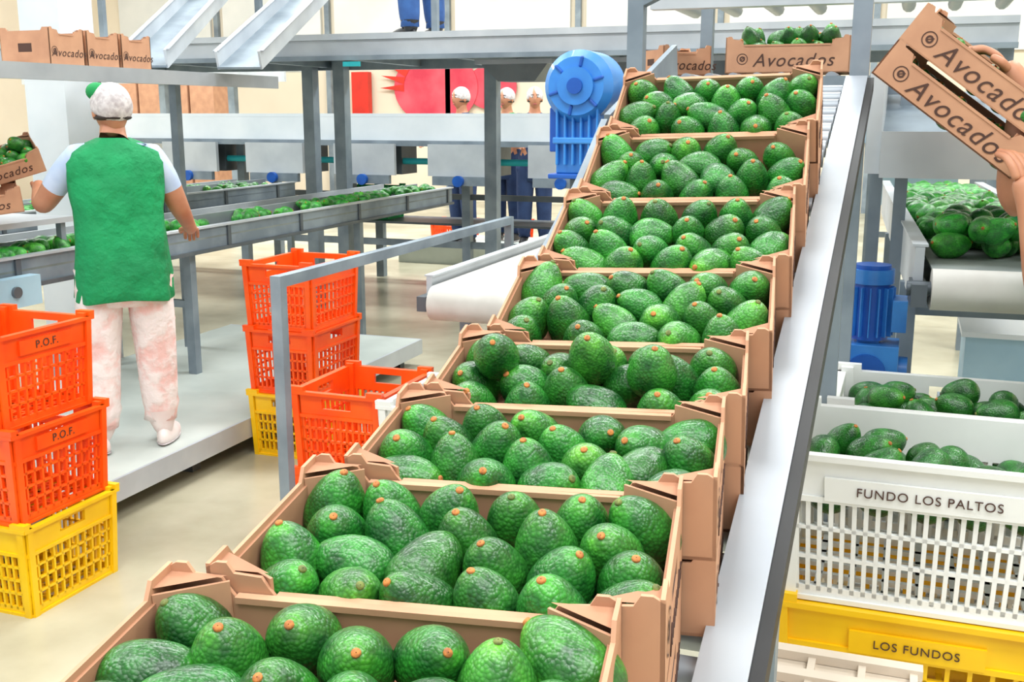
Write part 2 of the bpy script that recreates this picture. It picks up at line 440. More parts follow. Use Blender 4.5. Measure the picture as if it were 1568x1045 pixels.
    def face(p,q):
        q=q.copy()
        if p.z<0:q.x*=1-.28*(-p.z);q.y*=1-.05*(-p.z)
        if p.y>.75 and abs(p.x)<.22 and -.45<p.z<.05:q.y+=.016*(1-abs(p.x)/.22)
        if p.y>.5 and -.1<p.z<.2 and .2<abs(p.x)<.5:q.y-=.004
        return q
    T=Matrix.Translation(hc)@Matrix.Rotation(R(look),4,'Z')
    h.ell((0,0,0),(.072,.092,.115),'skin',28,20,T=T,fn=face)
    for sx in(-1,1):
        h.ell((sx*.072,-.004,-.01),(.010,.02,.03),'skin',10,8,T=T)
        h.ell((sx*.028,.080,.012),(.012,.007,.007),'wplastic',10,8,T=T);h.ell((sx*.028,.0855,.012),(.006,.004,.006),'eye',8,6,T=T)
        h.box((sx*.028,.084,.034),(.028,.006,.005),'hair',T=T)
    h.ell((0,.083,-.058),(.021,.008,.008),'lip',12,6,T=T)
    kcap='net' if netted else 'hair'
    def capfn(p,q):
        zz=max(q.z,-.035-.05*max(0,-p.y))
        k=1+.03*math.sin(7*math.atan2(p.y,p.x)+3*p.z)
        return Vector((q.x*k,q.y*k,zz))
    h.ell((0,-.014,.022),(.084,.100,.096),kcap,36,22,T=T,fn=capfn)
    if netted:
        h.ell((0,-.012,-.03),(.080,.088,.018),'hair',24,8,T=T)
    if greenband:
        h.ell((-.045,.03,.078),(.045,.055,.040),'green',14,10,T=T)
    h.obj('head',root)
    b=MB()
    for s_ in 'lr':
        he=Vector(J['he'+s_][:3]);to=Vector(J['t'+s_][:3]);d=(to-he);d.z=0;ang=math.atan2(-d.x,d.y)
        T2=Matrix.Translation(((he.x+to.x)/2,(he.y+to.y)/2,0))@Matrix.Rotation(ang,4,'Z')
        def sf(p,q):
            q=q.copy();f=.5+.5*p.y
            q.x*=.82+.25*f
            if q.z>0:q.z*=1.25-.75*f
            else:q.z=max(q.z,-.02)
            return q
        b.ell((0,.0,.032),(.050,.140,.062),cl['shoe'],24,16,T=T2,fn=sf)
        b.ell((0,.0,.010),(.052,.142,.010),'net',24,8,T=T2,fn=lambda p,q:Vector((q.x*(.84+.2*(.5+.5*p.y)),q.y,q.z)))
    b.obj('shoes',root)
    if vest:
        b=MB();rings=[];n=64
        prof=[(.685,.203,.148),(.69,.207,.152),(.74,.206,.150),(.80,.203,.147),(.88,.196,.140),(.95,.190,.134),(1.02,.187,.131),(1.08,.189,.131),(1.14,.195,.132),(1.22,.204,.132),(1.28,.203,.122),(1.325,.185,.105),(1.355,.14,.088),(1.375,.095,.075),(1.385,.07,.066)]
        for z,rx,ry in prof:
            ring=[]
            for i in range(n):
                t=2*math.pi*i/n
                dn=max(0,(1.25-z)/.55)
                wv=1+.030*math.sin(5*t+z*9)*dn+.022*math.sin(11*t-z*6)*dn+.012*math.sin(z*40+2*t)
                ring.append((rx*wv*math.copysign(abs(math.cos(t))**.85,math.cos(t)),ysh(z)+ry*wv*math.copysign(abs(math.sin(t))**.85,math.sin(t)),z+(.008*math.sin(3*t) if z<.7 else 0)))
            rings.append(ring)
        b.loft(rings,vest)
        b.obj('vest',root)
    b=MB();rings=[]
    for z,rx,ry in((.66,.168,.11),(.72,.180,.125),(.80,.178,.128),(.92,.165,.118),(.98,.15,.105)):
        rings.append([(rx*math.cos(2*math.pi*i/32),ry*math.sin(2*math.pi*i/32),z) for i in range(32)])
    b.loft(rings,cl['pants']);
    for s_ in 'lr':
        pts=[Vector(J['h'+s_][:3]),Vector(J['k'+s_][:3]),Vector(J['a'+s_][:3])-Vector((0,0,.035))];rr=[J['h'+s_][3]*.95,J['k'+s_][3]*.95,J['a'+s_][3]*.95]
        rings=[]
        for j in range(19):
            t=j/18*2;i0=min(1,int(t));f=t-i0;c=pts[i0].lerp(pts[i0+1],f);r_=rr[i0]*(1-f)+rr[i0+1]*f
            r_*=1+(.05*math.sin(j*2.1) if j>9 else 0)
            rings.append([(c.x+r_*(1+.06*math.sin(3*a+j*1.3)+.03*math.sin(j*2.4+a))*math.cos(a),c.y+r_*(1+.06*math.sin(4*a+j))*math.sin(a),c.z) for a in [2*math.pi*i/32 for i in range(32)]])
        b.loft(rings,cl['pants'])
    b.obj('trousers',root)
    return root

# ================================================================== ROOM
b=MB();b.bb(-16,8,-4,20,-.1,0,'floorm');b.obj('floor')
b=MB();b.bb(-16,8,19,19.2,0,7,'wall')
b.obj('wall_back')
b=MB();b.bb(-16.2,-16,-4,19.2,0,7,'wall');b.obj('wall_left')
b=MB();b.bb(8,8.2,-4,19.2,0,7,'wall');b.obj('wall_right')
b=MB();b.bb(-16.2,8.2,-4,19.2,7,7.2,'ceil');b.obj('ceiling')
b=MB()
for i in range(9):
    b.bb(-15.5+i*2.5,-13.3+i*2.5,18.93,18.99,2.6,4.6,'wallpanel')
    b.bb(-13.2+i*2.5,-13.1+i*2.5,18.9,18.98,0,7,'galv')
b.bb(-16,8,18.94,18.99,1.15,1.35,'ltblue')
b.obj('trim_back')
b=MB()
for i in range(9):
    b.bb(-15.99,-15.9,-2+i*2.4,-1.85+i*2.4,0,7,'galv')
b.bb(-15.99,-15.93,-4,19,2.5,2.6,'steel_l')
b.obj('trim_left')

# ================================================================== INCLINE CONVEYOR WITH BOXES
PT=[(.50,1.205),(.775,1.228),(1.03,1.25),(1.25,1.28),(1.46,1.32),(1.69,1.395),(1.93,1.49),(2.14,1.60),(2.33,1.72)]
XC=-.375;HB=.090
skew=[8,8,7,7,6,5,4,3]
counts=[24,23,20,20,22,23,20,20]
for i in range(8):
    (y0,z0),(y1,z1)=PT[i],PT[i+1]
    L=math.hypot(y1-y0,z1-z0)-.004;tl=math.atan2(z1-z0,y1-y0)
    up=Vector((0,-math.sin(tl),math.cos(tl)))
    rotm=Euler((tl,0,0)).to_matrix()@Euler((0,0,R(skew[i]))).to_matrix()
    base=Vector((XC+random.uniform(-.004,.004),y0,z0))-up*(HB-.006)
    ctr=rotm@Vector((0,L/2,0));ctr0=Euler((tl,0,0)).to_matrix()@Vector((0,L/2,0));base=base+ctr0-ctr
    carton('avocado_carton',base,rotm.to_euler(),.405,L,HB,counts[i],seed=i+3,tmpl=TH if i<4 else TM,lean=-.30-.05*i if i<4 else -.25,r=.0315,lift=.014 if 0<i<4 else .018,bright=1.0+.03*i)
    base2=base-up*(HB+.004)
    carton('avocado_carton',base2,rotm.to_euler(),.405,L,HB,0)
b=MB()
pathb=[(-.1,1.0),(.5,1.0),(.775,1.02),(1.03,1.04),(1.25,1.07),(1.46,1.11),(1.69,1.185),(1.93,1.285),(2.14,1.395),(2.33,1.515),(3.02,1.70)]
for (ya,za),(yb,zb) in zip(pathb[:-1],pathb[1:]):
    n=max(1,int(math.hypot(yb-ya,zb-za)/.065))
    for k in range(n):
        t=(k+.5)/n;y=ya+(yb-ya)*t;z=za+(zb-za)*t-.008
        b.cyl((-.60,y,z),(-.175,y,z),.019,'steel',14)
    b.beam((-.622,ya,za+.04),(-.622,yb,zb+.04),.014,.15,'galv')
def rz(y):return 1.06+.33*(y-1.0)
b.beam((-.143,-.1,rz(-.1)),(-.143,3.0,rz(3.0)),.054,.012,'steel')
b.beam((-.121,-.1,rz(-.1)-.055),(-.121,3.0,rz(3.0)-.055),.008,.09,'steel_d')
b.beam((-.108,-.1,rz(-.1)-.016),(-.108,3.0,rz(3.0)-.016),.016,.034,'black')
b.beam((-.150,-.1,rz(-.1)-.10),(-.150,3.0,rz(3.0)-.10),.05,.012,'steel_d')
for x in(-.622,-.145):
    for y in(.35,1.42,2.6):
        b.bb(x-.02,x+.02,y-.02,y+.02,0,rz(y)-.11,'galv')
    b.beam((x,.35,.35),(x,2.6,.35),.03,.03,'galv')
for y in(.35,1.42,2.6):b.beam((-.6,y,.35),(-.135,y,.35),.03,.03,'galv')
b.obj('inclined_roller_conveyor')

def motor_v(name,x,y,zt,r,hh):
    b=MB();c=Vector((x,0,zt-r))
    b.cyl((x,y-.045,c.z),(x,y+.07,c.z),r,'blue',40)
    b.cyl((x,y-.070,c.z),(x,y-.045,c.z),r*.80,'blue',40,r2=r)
    b.cyl((x,y-.078,c.z),(x,y-.068,c.z),r*.52,'blue',40)
    b.cyl((x,y-.084,c.z),(x,y-.076,c.z),r*.22,'blue_d',24)
    for i in range(6):
        a=2*math.pi*i/6+.3;b.box((x+math.cos(a)*r*.68,y-.066,c.z+math.sin(a)*r*.68),(r*.30,.016,.008),'blue_d',rot=(0,-a,0))
    z1=zt-2*r+.035
    b.bb(x-r*.66,x+r*.62,y-.045,y+.05,zt-hh,z1+.02,'blue')
    for i in range(6):
        b.bb(x-r*.62+i*r*.235,x-r*.62+i*r*.235+.006,y-.062,y-.044,zt-hh+.02,z1,'blue')
    b.bb(x-r*.70,x+r*.66,y-.064,y-.04,zt-hh+.07,zt-hh+.085,'blue')
    b.bb(x-r*.92,x-r*.67,y-.03,y+.03,zt-hh+.05,z1,'blue_d')
    b.bb(x-r*.85,x+r*.85,y-.06,y+.06,zt-hh-.012,zt-hh,'blue_d')
    b.bb(x-r*.3,x+r*.3,y-.03,y+.03,zt-hh-.08,zt-hh-.012,'steel_d')
    b.bb(x+r*.3,x+.16,y-.015,y+.015,zt-hh-.06,zt-hh-.03,'steel_d')
    return b.obj(name,bevel=.003)
motor_v('blue_gearmotor',-.735,2.52,1.775,.083,.285)

# ================================================================== BARRIER RAIL
b=MB()
b.bb(-2.01,-1.97,3.12,3.16,0,1.09,'galv');b.bb(-2.009,-1.971,3.121,5.4,1.05,1.089,'galv')
b.bb(-2.01,-1.97,5.40,5.44,0,1.09,'galv')
b.obj('metal_barrier')

# ================================================================== BELT CONVEYORS
def belt_conv(name,x0,x1,y0,y1,z,r=.07,k='belt',rail=.03,rot=0,piv=None,railk='steel_l'):
    b=MB()
    b.cyl((x0+.03,y0+r,z-r),(x1-.03,y0+r,z-r),r,'belt',32)
    b.bb(x0+.03,x1-.03,y0+r,y1,z-.006,z,k);b.bb(x0+.03,x1-.03,y0+r,y1,z-2*r,z-2*r+.006,k)
    for x in(x0,x1):
        b.bb(x-.012,x+.012,y0+.10,y1,z-.11,z+rail,railk)
        b.bb(x-.02,x+.02,y0+.10,y1,z+rail+.001,z+rail+.008,railk)
        b.cyl((x-.03,y0+r,z-r),(x+.03,y0+r,z-r),.02,'steel_d',12)
        b.bb(x-.02,x+.02,y0+.02,y0+.16,z-.1,z-.04,'steel_d')
    yy=y0+.5
    while yy<y1:
        for x in(x0,x1):b.bb(x-.025,x+.025,yy-.025,yy+.025,0,z-.1,'galv')
        b.bb(x0,x1,yy-.02,yy+.02,.25,.29,'galv');b.bb(x0,x1,yy-.02,yy+.02,z-.2,z-.16,'galv')
        yy+=1.4
    for x in(x0,x1):b.bb(x-.015,x+.015,y0+.5,y1-.2,.25,.29,'galv')
    o=b.obj(name)
    if rot:
        p=Vector(piv);Mx=Matrix.Translation(p)@Matrix.Rotation(R(rot),4,'Z')@Matrix.Translation(-p);o.data.transform(Mx)
    return o
belt_conv('belt_conveyor',-1.80,-1.15,3.86,7.6,.95)
b=MB();b.bb(-1.52,-1.48,5.6,7.6,1.10,1.16,'ltblue')
for y in(5.65,7.5):b.bb(-1.515,-1.485,y,y+.03,.96,1.099,'galv')
b.obj('conveyor_guide')
rc=belt_conv('belt_conveyor',.05,.50,2.97,6.0,1.23,r=.055,k='beltdk',rail=.05,rot=3.0,piv=(.05,2.97,0),railk='steel_l')
it=[]
for k in range(210):
    y=3.22+ (k/210)**1.1*2.6;x=random.uniform(.11,.44)- (y-2.97)*.05
    top=1 if y<3.7 else 0
    it.append(((x,y,1.266+random.randint(0,top)*.05),(random.gauss(0,1),random.gauss(0,1),random.gauss(.2,.3)),random.uniform(.95,1.12)))
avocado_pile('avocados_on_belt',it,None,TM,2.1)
b=MB()
b.bb(-.3,2.8,8.6,8.66,1.35,1.62,'steel_l');b.bb(-.3,2.8,8.661,9.5,1.58,1.62,'galv')
b.bb(-.3,2.8,8.57,8.599,1.31,1.36,'galv')
for i in range(4):
    b.bb(-.2+i*.75,.35+i*.75,8.67,9.2,.95,1.30,'steel_d' if i%2 else 'ltblue')
for x in(-.25,.9,2.7):
    b.bb(x-.04,x+.04,8.70,8.78,0,1.58,'galv');b.bb(x-.04,x+.04,9.4,9.48,0,1.58,'galv')
for z in(.3,.7):b.bb(-.25,2.7,8.72,8.76,z,z+.04,'galv')
b.obj('infeed_machine')

# ================================================================== LEFT SORTING LINE + PLATFORM
b=MB()
b.bb(-4.4,-2.935,-1.5,6.29,.14,.18,'plat');b.bb(-2.934,-2.92,-1.5,6.3,.085,.181,'steel_l')
b.bb(-4.4,-2.935,6.291,6.31,.08,.18,'steel_l')
for y in(.4,1.6,2.8,4.0,5.2,6.2):
    for x in(-3.05,-4.3):b.bb(x-.03,x+.03,y-.03,y+.03,0,.139,'steel_d')
b.obj('work_platform')
def sorter(name,xf,xb,y0,y1,z,zf=0.18,dy=1.62,y00=.5):
    b=MB()
    b.bb(xf-.02,xf,y0,y1,z-.13,z,'galv');b.bb(xf-.03,xf+.015,y0,y1,z+.001,z+.012,'steel_l')
    b.bb(xf+.001,xf+.02,y0,y1,z-.135,z-.115,'steel_d')
    y=y0+.4
    while y<y1:
        b.bb(xf+.001,xf+.012,y-.015,y+.015,z-.114,z-.002,'steel_d');y+=.8
    b.bb(xb,xb+.02,y0,y1,z-.13,z+.02,'steel_l')
    b.bb(xb,xf,y0,y1,z-.06,z-.05,'beltdk')
    m=(xb+xf)/2;b.bb(m-.01,m+.01,y0,y1,z-.05,z+.03,'steel')
    y=y0+.15
    while y<y1:
        b.cyl((xf-.02,y,z-.09),(xb,y,z-.09),.025,'steel_d',10)
        y+=.9
    y=y0+y00
    while y<y1:
        zz=zf if y<6.2 else 0
        b.bb(xf-.086,xf-.034,y-.026,y+.026,zz,z-.12,'galv');b.bb(xb+.02,xb+.06,y-.02,y+.02,zz,z-.12,'galv')
        b.bb(xb,xf-.05,y-.02,y+.02,zz+.38,zz+.42,'galv');y+=dy
    return b.obj(name)
sorter('sorting_conveyor',-3.68,-4.35,1.7,8.6,1.0,dy=2.0,y00=1.3)
sorter('sorting_conveyor',-5.35,-6.0,1.7,8.8,1.0,zf=0,dy=2.2)
it=[]
for (ya,yb,n) in((3.5,4.4,40),(4.55,4.75,8),(4.95,5.25,12),(5.6,6.1,18),(6.4,8.4,70)):
    for k in range(n):
        it.append(((random.uniform(-3.98,-3.73),random.uniform(ya,yb),1.0+random.uniform(-.01,.014)),(random.gauss(0,1),random.gauss(0,1),.2),1.15))
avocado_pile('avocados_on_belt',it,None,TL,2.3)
it=[((random.uniform(-5.9,-5.42),random.uniform(3,8.6),.99),(random.gauss(0,1),random.gauss(0,1),.2),1.1) for k in range(130)]
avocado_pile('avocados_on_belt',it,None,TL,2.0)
b=MB();b.bb(-3.66,-3.60,3.2,3.75,.80,.93,'ltblue')
for i in range(3):b.cyl((-3.60,3.3+i*.15,.87),(-3.585,3.3+i*.15,.87),.025,'steel_d',14)
b.obj('conveyor_control_box')

b=MB();b.bb(-4.74,-4.46,4.95,5.22,0,6.99,'white');b.bb(-4.76,-4.44,4.93,5.24,.01,.3,'steel_l');b.obj('white_pillar')
b=MB()
b.bb(-4.25,-3.601,1.5,5.75,1.80,1.84,'steel_l');b.bb(-3.60,-3.58,1.5,5.75,1.775,1.845,'steel')
for y in(1.6,5.6):
    b.bb(-4.24,-4.19,y-.025,y+.025,0.18,1.799,'galv')
b.obj('overhead_shelf')
for (x,y,z) in((-3.72,3.25,1.842),(-3.72,3.68,1.842),(-3.70,3.68,1.935)):
    carton('avocado_carton',(x+.06,y-.2,z),(0,0,R(90)),.40,.28,.09)
for k in range(3):
    carton('avocado_carton',(-3.66,4.10+.24*k,1.842),(0,0,R(90)),.22,.28,.16)

carton('avocado_carton',(-3.72,3.72,1.33),(R(16),R(-16),R(48)),.36,.26,.10,22,seed=40,r=.034,bright=1.3,lift=.02)
carton('avocado_carton',(-3.66,3.50,1.20),(R(4),R(-6),R(48)),.36,.26,.10,0)
b=MB();b.bb(-4.3,-3.7,3.45,4.1,1.13,1.155,'steel_l')
for x,y in((-4.28,3.5),(-3.74,3.5),(-4.28,4.05),(-3.74,4.05)):b.bb(x-.015,x+.015,y-.015,y+.015,.94,1.129,'galv')
b.obj('filling_stand')

def chute(name,a,b_,w):
    b=MB();a=Vector(a);b_=Vector(b_);d=(b_-a);e=b_+d*.9
    s=Vector((d.y,-d.x,0)).normalized()
    b.beam(a,e,w,.012,'galv')
    for q in(-1,1):
        b.beam(a+s*q*w/2+Vector((0,0,.04)),e+s*q*w/2+Vector((0,0,.04)),.012,.10,'steel_l')
        b.beam(a+s*q*(w/2+.006)+Vector((0,0,.088)),e+s*q*(w/2+.006)+Vector((0,0,.088)),.03,.008,'steel')
    return b.obj(name)
chute('sorting_chute',(-3.95,5.0,1.88),(-4.40,6.25,2.36),.24)
chute('sorting_chute',(-3.45,5.15,1.87),(-3.76,6.45,2.36),.24)

# ================================================================== CROSS MACHINE + MEZZANINE
b=MB()
b.bb(-8.5,-2.3,9.0,9.06,1.38,1.599,'white');b.bb(-8.5,-2.3,9.0,10.0,1.60,1.63,'white');b.bb(-8.5,-2.3,9.94,10,1.38,1.599,'white')
b.bb(-8.5,-2.3,8.97,8.999,1.34,1.39,'galv')
for i in range(5):
    x=-6.9+i*.95;b.bb(x,x+.62,8.92,8.96,1.08,1.36,'steel_l');b.bb(x,x+.62,9.07,9.4,1.08,1.34,'steel_d');b.bb(x+.05,x+.57,8.90,8.95,1.00,1.079,'galv')
    b.cyl((x+.31,8.9,1.04),(x+.31,8.86,1.04),.05,'blue_d',14)
for x in(-8.3,-6.2,-5.0,-3.8,-2.5):
    b.bb(x-.04,x+.04,9.2,9.28,0,1.4,'galv');b.bb(x-.04,x+.04,9.8,9.88,0,1.4,'galv')
b.bb(-8.3,-2.5,9.22,9.27,.4,.46,'galv');b.bb(-8.3,-2.5,9.22,9.27,.85,.9,'steel_d')
b.bb(-8.3,-2.5,9.3,9.9,.6,.62,'steel_d')
b.cyl((-8.3,9.12,1.2),(-2.5,9.12,1.2),.03,'teal',10)
b.obj('sizing_machine')
b=MB()
b.bb(-12.5,-8.0,13.0,13.05,2.05,2.25,'steel_l');b.bb(-12.5,-8.0,13.051,13.8,2.2,2.25,'white')
for i in range(4):b.bb(-12.4+i*1.15,-12.3+i*1.15,13.06,13.16,0,2.2,'galv')
b.bb(-12.5,-8.0,13.06,13.1,1.3,1.36,'galv');b.bb(-12.5,-8.0,13.2,13.7,.9,.95,'steel_d')
for i in range(4):b.bb(-12.2+i*1.15,-11.6+i*1.15,13.3,13.6,.951,1.25,'wplastic' if i%2 else 'ltblue')
b.obj('packing_rack')
b=MB()
b.bb(-8,.5,6.5,6.56,1.98,2.10,'steel_l');b.bb(-8,.5,6.48,8.2,2.101,2.14,'steel_l');b.bb(-8,.5,6.46,6.499,1.97,2.0,'galv')
b.bb(-8,.5,8.14,8.2,1.98,2.10,'galv')
for x in(-6.95,.45):
    b.bb(x-.04,x+.04,6.57,6.65,0,2.1,'galv')
for x in(-6.95,-4.72,-4.43,-3.1,.45):
    b.bb(x-.05,x+.05,8.02,8.12,0,2.1,'galv')
for x in(-7,-5.5,-4.2,-2.9,-1.6,-.3):
    b.bb(x-.02,x+.02,6.52,6.56,2.14,3.1,'galv')
b.bb(-8,.5,6.52,6.56,3.06,3.10,'galv')
b.bb(-8,.5,6.50,6.519,2.6,2.63,'galv')
for i in range(11):b.bb(-7.9+i*.82,-7.84+i*.82,6.57,8.13,2.0,2.1,'galv')
b.bb(-3.52,-3.40,6.44,6.46,1.93,1.96,'teal')
b.obj('steel_mezzanine')
for x in(-2.75,-2.05,-1.35):
    b=MB();vs=[(x,6.9,1.97),(x+.5,6.9,1.97),(x+.5,7.4,1.97),(x,7.4,1.97),(x+.12,6.95,1.84),(x+.38,6.95,1.84),(x+.38,7.2,1.84),(x+.12,7.2,1.84)]
    b.add(vs,[(0,1,5,4),(1,2,6,5),(2,3,7,6),(3,0,4,7),(4,5,6,7)],'steel_d');b.bb(x-.02,x+.52,6.88,7.42,1.95,1.98,'steel');b.obj('steel_hopper')

b=MB()
for x,y in((-.80,3.3),(-.14,3.06),(-.80,4.5),(.9,4.5)):
    b.bb(x-.024,x+.024,y-.024,y+.024,0,2.7,'galv')
b.bb(-.9,1.6,3.90,3.96,1.99,2.03,'steel_l');b.bb(-1.4,1.6,3.3,3.35,2.06,2.11,'galv')
b.bb(-1.0,1.6,4.53,4.58,2.2,2.3,'steel_l');b.bb(-1.0,1.6,4.6,5.3,2.12,2.16,'white')
for i in range(14):b.cyl((-1.0+i*.19,4.6,2.10),(-1.0+i*.19,5.3,2.10),.03,'steel',10)
b.bb(-.92,.0,3.75,3.79,1.69,1.75,'galv');b.bb(-.92,.0,4.35,4.39,1.69,1.75,'galv')
for x in(-.9,-.02):
    for y in(3.77,4.37):b.bb(x-.02,x+.02,y-.019,y+.019,0,1.689,'galv')
for i in range(12):b.cyl((-.9+i*.08,3.77,1.745),(-.9+i*.08,4.37,1.745),.02,'steel',12)
b.beam((-.14,3.06,2.3),(.9,4.5,2.25),.04,.05,'steel_l')
b.beam((-.8,3.3,1.95),(-.14,3.06,2.2),.03,.03,'galv')
b.obj('overhead_frame')
carton('avocado_carton',(-.425,3.95,1.768),(0,0,R(2)),.42,.28,.115,34,seed=61,fsize=.062,r=.034,bright=1.2,lift=.03)
carton('avocado_carton',(-.80,4.1,1.768),(0,0,R(40)),.2,.2,.10,0)

b=MB();b.add([(-.08,3.3,1.52),(.62,3.3,1.50),(.62,3.9,1.70),(-.08,3.9,1.70)],[(0,1,2,3)],'galv')
b.bb(-.12,-.08,3.3,3.9,1.46,1.74,'steel_l');b.bb(-.079,.62,3.28,3.299,1.45,1.58,'steel_l')
for x in(-.1,.6):b.bb(x-.02,x+.02,3.86,3.899,0,1.5,'galv')
b.obj('discharge_tray')

tiltm=Euler((R(2),R(37),R(-6))).to_matrix()
ctr=Vector((.122,2.86,1.682))
for k in range(2):
    p=ctr+tiltm@Vector((0,-.0,(k-1)*.100))
    carton('avocado_carton',p,tiltm.to_euler(),.42,.28,.094,18,seed=70+k,fsize=.066,fdx=.06,lift=.0,r=.031)

# ================================================================== RIGHT: gearmotor, crates
b=MB();x,y=-.075,3.2
b.cyl((x,y,1.0),(x,y,1.16),.052,'blue_d',28)
for i in range(16):
    a=2*math.pi*i/16;b.box((x+math.cos(a)*.056,y+math.sin(a)*.056,1.08),(.02,.004,.14),'blue',rot=(0,0,a))
b.cyl((x,y,1.16),(x,y,1.20),.060,'blue',28);b.cyl((x,y,1.2),(x,y,1.212),.05,'blue_d',28)
b.bb(x-.085,x+.085,y-.07,y+.07,.84,.99,'blue');b.cyl((x,y-.08,.91),(x,y+.08,.91),.055,'blue_d',28)
b.cyl((x-.11,y,.91),(x+.11,y,.91),.04,'blue',24);b.cyl((x-.125,y,.91),(x-.10,y,.91),.048,'blue_d',24);b.bb(x-.03,x+.03,y-.03,y+.03,.98,1.02,'blue')
b.bb(x+.06,x+.10,y-.06,y+.05,1.03,1.12,'blue')
b.bb(x-.12,x+.12,y-.08,y+.08,.815,.84,'blue_d')
for sx in(-.1,.1):b.bb(x+sx-.015,x+sx+.015,y-.05,y-.02,0,.814,'galv')
b.bb(x-.1,x+.15,y+.03,y+.05,.77,.814,'galv')
b.obj('blue_gearmotor',bevel=.003)

crate('yellow_crate',-.20,2.10,.062,.56,.38,.30,'yellow')
crate('yellow_crate',-.20,2.10,.365,.56,.38,.30,'yellow',label='LOS FUNDOS',labsize=.0245)
crate('white_crate',-.20,2.10,.668,.56,.38,.31,'wplastic',label='FUNDO LOS PALTOS',labsize=.0255,nx=24,rows=3,fill=36,seed=9)
crate('white_crate',-.13,2.56,.02,.56,.38,.31,'wplastic')
crate('white_crate',-.13,2.56,.335,.56,.38,.31,'wplastic')
crate('white_crate',-.13,2.56,.65,.56,.38,.31,'wplastic',fill=64,seed=5)
b=MB()
for i in range(5):b.bb(-.25,.42,2.05+i*.09,2.11+i*.09,.042,.06,'beige')
for i in range(3):b.bb(-.24+i*.29,-.16+i*.29,2.05,2.47,0,.042,'beige')
b.obj('pallet')
b=MB()
b.bb(-.18,.07,1.42,1.76,.715,.725,'beige')
for i in range(5):b.bb(-.19,.08,1.42+i*.078,1.445+i*.078,.726,.742,'beige')
for i in range(4):b.bb(-.18+i*.08,-.168+i*.08,1.42,1.76,.725,.736,'beige')
for z0 in(.43,.15):
    b.bb(-.19,.08,1.41,1.42,z0,z0+.285,'beige');b.bb(-.19,.08,1.76,1.77,z0,z0+.285,'beige')
    b.bb(-.19,-.18,1.42,1.76,z0,z0+.285,'beige');b.bb(.07,.08,1.42,1.76,z0,z0+.285,'beige')
    b.bb(-.20,.09,1.40,1.78,z0,z0+.02,'beige')
b.bb(-.195,.085,1.405,1.775,0,.149,'beige')
b.obj('ribbed_plastic_crate')
b=MB()
for x,y,z in((.24,4.2,.55),(.62,4.5,.35),(.38,4.9,.35)):
    b.bb(x,x+.34,y,y+.3,z,z+.28,'ltblue');b.bb(x-.015,x+.355,y-.015,y+.315,z+.281,z+.30,'white')
b.bb(.2,1.0,4.15,5.3,.30,.349,'galv');b.bb(.24,.58,4.2,4.5,.35,.549,'ltblue')
for x,y in((.24,4.4),(.96,4.4),(.24,5.25),(.96,5.25)):b.bb(x-.02,x+.02,y-.02,y+.02,0,.3,'galv')
b.obj('plastic_bins')

# ================================================================== LEFT CRATE STACKS
crate('yellow_crate',-2.98,2.54,0,.38,.43,.312,'yellow')
crate('orange_crate',-2.995,2.54,.314,.38,.43,.312,'orange',side_label='P.O.F.',labsize=.037)
crate('orange_crate',-3.03,2.54,.628,.38,.43,.312,'orange',side_label='P.O.F.',labsize=.037)
crate('yellow_crate',-2.915,4.30,0,.36,.46,.312,'yellow')
crate('orange_crate',-2.915,4.30,.314,.36,.46,.312,'orange')
crate('orange_crate',-2.915,4.30,.628,.36,.46,.312,'orange')
crate('orange_crate',-2.09,3.36,0,.36,.44,.312,'orange')
crate('orange_crate',-2.09,3.36,.314,.36,.44,.312,'orange')
crate('white_crate',-1.69,3.28,0,.36,.44,.312,'wplastic')
crate('white_crate',-1.69,3.28,.314,.36,.44,.312,'wplastic')
for x,y,z,k,n in((-5.6,12.4,0,'orange','orange_crate'),(-4.9,12.5,0,'orange','orange_crate'),(-5.2,9.4,.622,'green','green_crate'),(-3.6,12.6,0,'orange','orange_crate')):
    crate(n,x,y,z,.5,.38,.31,k)

# ================================================================== BACK WALL ITEMS
b=MB()
T=Matrix.Translation((-8.4,18.9,2.1))
n=40
for cx_,r_ in((0,.85),(1.1,.5)):
    pts=[(cx_+r_*math.cos(2*math.pi*i/n),r_*.8*math.sin(2*math.pi*i/n)) for i in range(n)]
    b.poly(pts,.02,'y','pom',0 if cx_==0 else .021,T=T)
for i in range(7):
    a=R(96+i*14);b.poly([(math.cos(a-.12)*.65,math.sin(a-.12)*.55),(math.cos(a)*1.15,math.sin(a)*.95),(math.cos(a+.12)*.65,math.sin(a+.12)*.55)],.02,'y','red',-.01,T=T)
b.obj('pomegranate_mural')
b=MB();b.bb(-10.1,-9.75,18.8,18.95,1.5,2.4,'red');b.obj('fire_hose_cabinet')
b=MB();b.bb(-9.6,-9.2,18.9,18.95,2.55,2.8,'sign');b.bb(-9.5,-9.3,18.88,18.899,2.6,2.75,'white');b.obj('exit_sign')
b=MB()
for j in range(3):
    for i in range(6):b.bb(-13.5+i*.5,-13.05+i*.5,15,15.4,.1+j*.7,.75+j*.7,'kraft')
b.bb(-13.6,-10.4,14.9,15.5,0,.1,'kraft_dk');b.obj('stacked_cartons')

